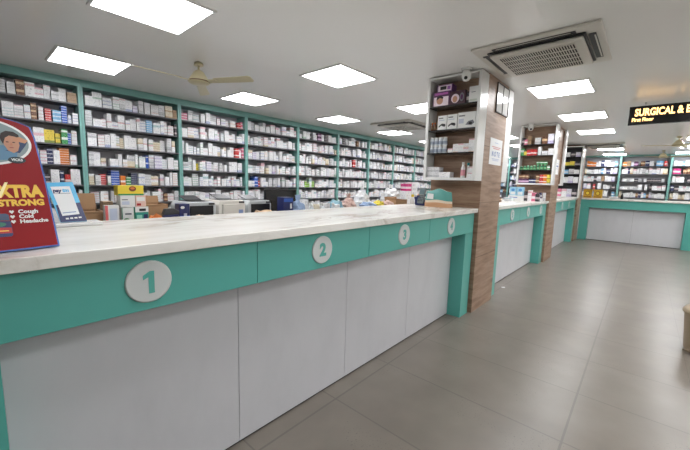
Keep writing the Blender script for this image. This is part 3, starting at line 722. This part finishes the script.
# printed balm jar
j = MB().prism([(-.15, .045), (-.108, .045), (-.104, .05), (-.104, .092), (-.15, .095)], -.0014, -.0009, 0, tilt).build('jar_print', navy, t)
MB().prism([(-.15, .098), (-.106, .094), (-.106, .112), (-.112, .116), (-.15, .118)], -.0014, -.0009, 0, tilt).build('jar_print', mat('jar_lid_print', (44, 64, 96), .35), j)
MB().prism([(-.15, .056), (-.105, .055), (-.105, .072), (-.15, .075)], -.0019, -.0015, 0, tilt).build('jar_print', red, j)
MB().prism(ell(-.132, .083, .017, .007), -.0019, -.0015, 0, tilt).build('jar_print', mat('jar_green', (40, 110, 90), .4), j)
MB().prism([(-.14, .062), (-.112, .061), (-.112, .064), (-.14, .065)], -.0023, -.002, 0, tilt).build('jar_print', gold, j)
B(-.26, -.01, .0125, .15, -.004, 0).build('stand_foot', rim, t)
MB().prism([(.02, 0), (.145, 0), (.152, .3), (.145, .3)], -.003, .003, 0, TR((-.135, 0, .0005)) @ Matrix.Rotation(PI/2, 4, 'Z')).build('back_strut', rim, t)

# payment stand, its white base, both at the staff edge
o = B(-.088, .088, -.05, .06, 0, .017).build('speaker_base', white, None, .004, (.345, 1.995, TZ)); tag(o, 'flat white plastic box under the blue payment stand', 'box')
t = thing('payment_stand', 'blue and sky blue payment stand with white card, behind the red board', 'stand', (.379, 1.985, TZ+.0185))
tp = Matrix.Rotation(math.radians(-25), 4, 'X')
MB().prism([(-.098, 0), (0, 0), (-.03, .2), (-.034, .203), (-.124, .197), (-.13, .192)], 0, .006, 0, tp).build('panel', skyblue, t)
MB().prism([(-.0985, .0005), (-.0005, .0005), (-.0145, .096), (-.106, .085)], -.0006, -.0001, 0, tp).build('lower_print', navy, t)
MB().prism([(-.0885, .031), (-.0245, .037), (-.045, .18), (-.115, .176)], -.0012, -.0007, 0, tp).build('card', paper, t)
text('lettering', 'pay', .024, navy, t, tp @ TR((-.0935, -.0016, .156)), width=.031, bold=.0012, extr=.0003)
text('lettering', 'tm', .024, skyblue, t, tp @ TR((-.062, -.0016, .158)), width=.025, bold=.0012, extr=.0003)
MB().prism([(-.104, .14), (-.046, .143), (-.0465, .1445), (-.104, .1415)], -.0017, -.0013, 0, tp).build('print_line', navy, t)
MB().prism([(-.086, .043), (-.036, .047), (-.0365, .051), (-.086, .047)], -.0017, -.0013, 0, tp).build('print_line', lb, t)
for i, x in enumerate((-.078, -.062, -.046, -.03)): MB().prism(R4(x, .013+i*.0012, x+.011, .02+i*.0012), -.0012, -.0007, 0, tp).build('print_mark', white_m, t)
MB().prism([(-.07, 0), (-.03, 0), (-.035, .09), (-.065, .09)], .0065, .009, 0, TR((0, .05, .004)) @ Matrix.Rotation(math.radians(8), 4, 'X')).build('back_leg', navy, t)
# flat paper slip
# pouch, card machine by the pillar
m_p = mat('pouch_print', (224, 206, 184), .45)
t = thing('printed_pouch', 'plump printed pouch in teal, white and tan leaning at the foot of the nearest pillar', 'pouch', (3.40, 1.66, TZ), CW)
def pillow(w_, h, d, m, name, par, z0=0., z1=1., off=0.):
    mb = MB(); n, k = 12, 8; F = []
    for s in (-1, 1):
        gr = []
        for j in range(k+1):
            v = z0+(z1-z0)*j/k
            row = []
            for i in range(n+1):
                u = i/n; e = max(0, 1-abs(2*u-1)**3)**.6*max(0, 1-max(0, (v-.22)/.78)**2.2)**.6*(.8+.2*min(1, v/.22))
                row.append(mb.bm.verts.new(((u-.5)*w_*(1-.12*v*v), s*(d/2*e+off), v*h*(1-.1*abs(2*u-1)**2-.05*math.sin(9*u)))))
            gr.append(row)
        F.append(gr)
        for j in range(k):
            for i in range(n):
                q = [gr[j][i], gr[j][i+1], gr[j+1][i+1], gr[j+1][i]]
                f = mb.face(q if s < 0 else q[::-1], 0); f.smooth = True
    bmesh.ops.remove_doubles(mb.bm, verts=mb.bm.verts, dist=1e-5)
    return mb.build(name, m, par)
pb = pillow(.32, .19, .10, m_p, 'body', t)
def onp(pts, m, name='print', y=-.052):
    return MB().prism(pts, y-.0006, y, 0).build(name, m, t)
pillow(.323, .191, .10, mat('pouch_teal', (84, 152, 144), .45), 'upper_print', t, .40, .985, .0008)
pillow(.325, .1905, .10, mat('pouch_tan', (206, 160, 122), .45), 'lower_print', t, 0.0, .26, .0008)
onp([(-.115, .085), (-.035, .085), (-.035, .14), (-.105, .145)], white_m); 
t = thing('card_machine', 'grey card machine in a dark cradle beside the printed pouch', 'machine', (3.42, 1.90, TZ), CW)
MB().prism([(-.055, 0), (.06, 0), (.05, .07), (-.03, .12), (-.05, .08)], 0, .09).build('cradle', navy, t, .004)
tt = TR((.012, -.004, .012)) @ Matrix.Rotation(math.radians(-20), 4, 'X')
MB().box(-.036, .04, -.022, -.002, .01, .195, 0, tt).build('body', mat('machine_grey', (112, 122, 122), .4), t, .006)
MB().box(-.026, .03, -.0235, -.0222, .115, .175, 0, tt).build('screen', mat('machine_screen', (96, 116, 120), .2), t)
mb = MB()
for i in range(3):
    for k in range(4): mb.box(-.026+.02*i, -.011+.02*i, -.0245, -.0222, .03+.02*k, .043+.02*k, 0, tt)
mb.build('keypad', dark, t)

# ------------------------------------------------------------------ the staff desk
DZ = 1.0506; g5 = 'cartons on the staff desk'
def open_box(label, w_, d, h, loc, flap):
    t = thing('cardboard_box', label, 'box', loc, 0, None); th = .004
    mb = MB().box(-w_/2, w_/2, 0, th, 0, h).box(-w_/2, w_/2, d-th, d, 0, h).box(-w_/2, -w_/2+th, th, d-th, 0, h).box(w_/2-th, w_/2, th, d-th, 0, h).box(-w_/2+th, w_/2-th, th, d-th, 0, th)
    mb.build('body', brown_card, t)
    MB().box(-w_/2, w_/2, -.004, 0, 0, flap, 0, TR((0, d, h)) @ Matrix.Rotation(math.radians(-18), 4, 'X')).build('flap', brown_card, t)
    MB().box(-w_/2, w_/2, -.004, 0, -flap*.6, 0, 0, TR((0, 0, h)) @ Matrix.Rotation(math.radians(20), 4, 'X') @ TR((0, -.001, 0))).build('flap', brown_card, t)
    return t
open_box('open brown cardboard box with raised flap beside the payment stand', .118, .16, .14, (.472, 2.36, DZ), .10)
printed('white carton with pink side band, left of the green carton', .068, .05, .178, white_m, (.553, 2.27, DZ), 0, [(mat('pink_band', (228, 110, 110), .5), R4(0, 0, .2, 1)), (ll, R4(.3, .5, .85, .9)), (gy_, ell(.42, .35, .06, .03))], group=g5)
printed('green and white carton at the foot of the yellow carton pile', .066, .06, .163, white_m, (.632, 2.27, DZ), 0, [(green, R4(0, 0, 1, .38)), (green, R4(0, .38, .06, 1)), (green, R4(.94, .38, 1, 1)), (mat('leaf_print', (40, 130, 60), .5), ell(.35, .5, .3, .12)), (gy_, R4(.25, .74, .75, .8))], group=g5)
printed('teal and white carton right of the green carton', .072, .06, .166, mat('sea_green', (46, 152, 136), .4), (.705, 2.27, DZ), 0, [(white_m, R4(0, .8, 1, 1)), (bk, R4(.3, .84, .8, .93)), (navy, R4(.62, .42, .92, .72)), (mat('mint_print', (150, 214, 196), .5), R4(.1, .45, .5, .7))], group=g5)
printed('white carton in the middle of the pile, under the yellow carton', .076, .08, .068, white_m, (.632, 2.265, DZ+.1665), 0, [(ll, R4(.1, .2, .6, .5)), (gy_, R4(.1, .6, .5, .68))], group=g5)
printed('pale pink carton beside the white one, under the yellow carton', .055, .08, .068, mat('peach_carton', (226, 190, 176), .5), (.700, 2.265, DZ+.1665), 0, [(white_m, R4(.1, .5, .9, .85)), (red, R4(.1, .1, .5, .3))], group=g5)
printed('yellow carton with green lower edge and brown emblem on top of the pile', .134, .08, .058, yellow, (.651, 2.265, DZ+.235), 0, [(green, R4(0, 0, 1, .16)), (mat('emblem_brown', (120, 60, 30), .5), ell(.56, .66, .14, .26)), (orange, ell(.56, .72, .09, .12))], group=g5)
carton('brown carton behind the pile, right of the open box', .05, .08, .19, 'tan', (.575, 2.44, DZ), 0, g5)
open_box('brown cardboard box with loose flaps between carton pile and first printer', .16, .17, .165, (.84, 2.44, DZ), .05)
crumple('orange_packet', 'crumpled orange packet in front of the brown box', 'packet', (.10, .06, .125), orange, (.775, 2.26, DZ), 3)
t = thing('stapler', 'dark grey stapler standing in front of the brown box', 'stapler', (.868, 2.27, DZ))
B(-.045, .045, -.02, .02, 0, .11).build('base', navy, t, .006); MB().prism([(-.05, .1105), (.05, .1105), (.052, .13), (.02, .15), (-.035, .148)], -.018, .018).build('arm', dark, t, .004)
printed('navy and white box stood beside the first printer', .07, .08, .165, navy, (1.015, 2.40, DZ), 0, [(white_m, ell(.3, .85, .2, .06)), (blue, R4(0, 0, 1, .5)), (ll, R4(.4, .3, .7, .6))], group=g5)

def printer(label, x0, x1, y, h, shell, face, kind):
    w_ = x1-x0; d = .30
    t = thing('laser_printer', label, 'printer', ((x0+x1)/2, y, DZ), 0, 'laser printers on the staff desk')
    b = MB()
    b.prism([(-w_/2, 0), (w_/2, 0), (w_/2, h*.8), (w_/2-.02, h), (-w_/2+.02, h), (-w_/2, h*.8)], .02, d)
    b.build('body', shell, t, .008)
    B(-w_/2+.03, w_/2-.03, -.0, .0195, .02, h*.83).build('front_door', face, t, .004)
    MB().box(-w_/2+.04, w_/2-.04, .06, d-.05, h+.0002, h+.004).build('output_slot', black, t)
    MB().box(-w_/2+.055, w_/2-.055, 0, .13, 0, .004, 0, TR((0, .15, h+.0045)) @ Matrix.Rotation(math.radians(14), 4, 'X')).build('output_tray', dark, t)
    B(w_/2-.06, w_/2-.015, .012, .0195, h*.86, h*.95).build('control_panel', dark, t)
    B(-w_/2+.04, w_/2-.04, -.012, -.0005, .025, .055).build('paper_tray', dark if kind == 0 else shell, t, .002)
    if kind: B(w_/2-.075, w_/2-.035, -.0012, -.0002, h*.3, h*.55).build('badge', lb, t)
silver = mat('silver_shell', (190, 194, 196), .35)
printer('silver laser printer with black front, first from the brown box', 1.085, 1.325, 2.53, .165, silver, black, 0)
printer('pale grey laser printer between two black fronted printers', 1.345, 1.59, 2.53, .172, offw, offw, 1)
printer('black laser printer with silver corners behind the tan parcel', 1.615, 1.86, 2.53, .165, silver, black, 0)
crumple('paper_parcel', 'crumpled tan paper parcel lying in front of the black printer', 'parcel', (.26, .09, .11), mat('kraft', (206, 176, 142), .7), (1.60, 2.30, DZ), 8)
crumple('paper_packet', 'small tan packet in front of the first silver printer', 'packet', (.10, .08, .10), mat('kraft', (206, 176, 142), .7), (1.07, 2.28, DZ), 9)
t = thing('computer_monitor', 'black computer monitor on the staff desk beside the last printer', 'monitor', (2.17, 2.80, DZ))
B(-.20, .20, 0, .03, .035, .255).build('screen_housing', black, t, .006); B(-.19, .19, -.0015, -.0002, .045, .245).build('screen', mat('screen_off', (12, 12, 15), .15), t)
B(-.03, .03, .031, .05, .008, .16).build('stand', black, t); B(-.1, .1, -.04, .1, 0, .0075).build('base', black, t, .002)
printed('navy carton with white badge in front of the monitor', .11, .09, .20, navy, (1.905, 2.36, DZ), 0, [(white_m, R4(.68, .5, .86, .72)), (blue, R4(.05, .8, .95, .95))], group=g5)
bag_b = mat('blue_bag', (150, 172, 204), .5); bag_w = mat('white_bag', (226, 228, 230), .4); bag_t = mat('teal_bag', (124, 164, 178), .5); bag_p = mat('pink_bag', (204, 172, 162), .55); bag_y = mat('yellow_bag', (226, 206, 70), .5)
crumple('plastic_bag', 'crumpled pale blue plastic bag right of the navy carton', 'bag', (.15, .12, .18), bag_b, (2.03, 2.38, DZ), 11, tie=True)
for i in range(7):
    x = 2.17+.075*i
    if i % 2 == 0: carton('%s small carton, %s between blue and teal bags' % (('plain white', 'cream', 'white and grey', 'plain white')[i//2], ORD[i//2+1]), .06, .06, (.17, .12, .13, .11)[i//2], ('plain white', 'cream', 'white and grey', 'plain white')[i//2], (x, 2.42, DZ), 0, g5)
    else: bottle('clear plastic bottle on the staff desk, %s of three between blue bag and teal bag' % ORD[i//2+1], .024, .13, (x, 2.42, DZ), clear_p, white_m, g5, tubb)
for k, (nm, lbb, sz, m, x, y) in enumerate((
    ('plastic_bag', 'crumpled teal plastic bag right of the small carton row', (.24, .16, .16), bag_t, 2.72, 2.56),
    ('plastic_bag', 'crumpled pink plastic bag next to the teal bag', (.20, .16, .17), bag_p, 2.97, 2.58),
    ('plastic_bag', 'blue plastic bag lying low between the pink and yellow bags', (.30, .16, .125), bag_b, 3.24, 2.5),
    ('plastic_bag', 'yellow plastic bag beside the low blue bag', (.16, .15, .14), bag_y, 3.49, 2.52),
    ('plastic_bag', 'rosy plastic bag between yellow bag and cardboard tray', (.22, .16, .13), bag_p, 3.72, 2.55),
    ('plastic_bag', 'puffed white plastic bag standing behind the low blue bag', (.26, .16, .25), bag_w, 3.42, 2.74),
    ('plastic_bag', 'large white plastic bag heaped behind the cardboard tray', (.40, .22, .29), bag_w, 4.22, 2.82))):
    crumple(nm, lbb, 'bag', sz, m, (x, y, DZ), 20+k, group='plastic bags on the staff desk', tie=k in (1, 5, 6))
open_box('low brown cardboard tray in front of the large white bag', .30, .18, .13, (4.03, 2.52, DZ), .03)
for i, (x, m, c) in enumerate(((4.33, white_m, yellow), (4.42, navy, white_m), (4.51, white_m, mat('orange_cap', (230, 150, 40), .4)), (4.60, yellow, yellow), (4.69, white_m, navy))):
    bottle('%s bottle at the far end of the staff desk, %s of five' % (('white yellow capped', 'navy', 'white orange capped', 'yellow', 'white navy capped')[i], ORD[i+1]), .036, .2, (x, 2.52, DZ), m, c, 'bottles at the end of the staff desk')
carton('white carton standing behind the bottles at the end of the staff desk', .16, .1, .24, 'plain white', (4.58, 2.74, DZ), 0, g5)
carton('magenta carton on the white carton at the end of the staff desk', .15, .1, .11, 'magenta', (4.58, 2.74, DZ+.2406), 0, g5)
carton('tall white carton right of the magenta carton', .16, .1, .38, 'plain white', (4.76, 2.74, DZ), 0, g5)

# ------------------------------------------------------------------ on the floor
t = thing('pedal_bin', 'tall beige pedal bin on the grey floor tiles of the aisle', 'bin', (4.24, -.55, 0), 2.5)
MB().lathe([(.135, 0), (.142, .012), (.168, .33), (.172, .335)], 28).build('body', beige, t)
MB().lathe([(.180, .3355), (.182, .352), (.16, .385), (.08, .405), (.001, .408)], 28).build('lid', beige, t)
MB().box(.12, .215, -.035, .035, .02, .034).build('pedal', mat('bin_pedal', (120, 104, 84), .5), t, .004)
mb = MB(); rnd = random.Random(2); pts = [(.035*math.cos(a)*rnd.uniform(.6, 1.2), .022*math.sin(a)*rnd.uniform(.7, 1.2)) for a in [2*PI*k/9 for k in range(9)]]
T = Matrix.Rotation(-PI/2, 4, 'X')
mb.prism([(x, z) for x, z in pts], -.004, -.0005, 0, T @ Matrix.Rotation(.05, 4, 'Z')); o = mb.build('paper_scrap', paper, None, 0, (4.9, 1.34, 0)); tag(o, 'small torn white paper scrap on the floor beyond the nearest pillar', 'paper')
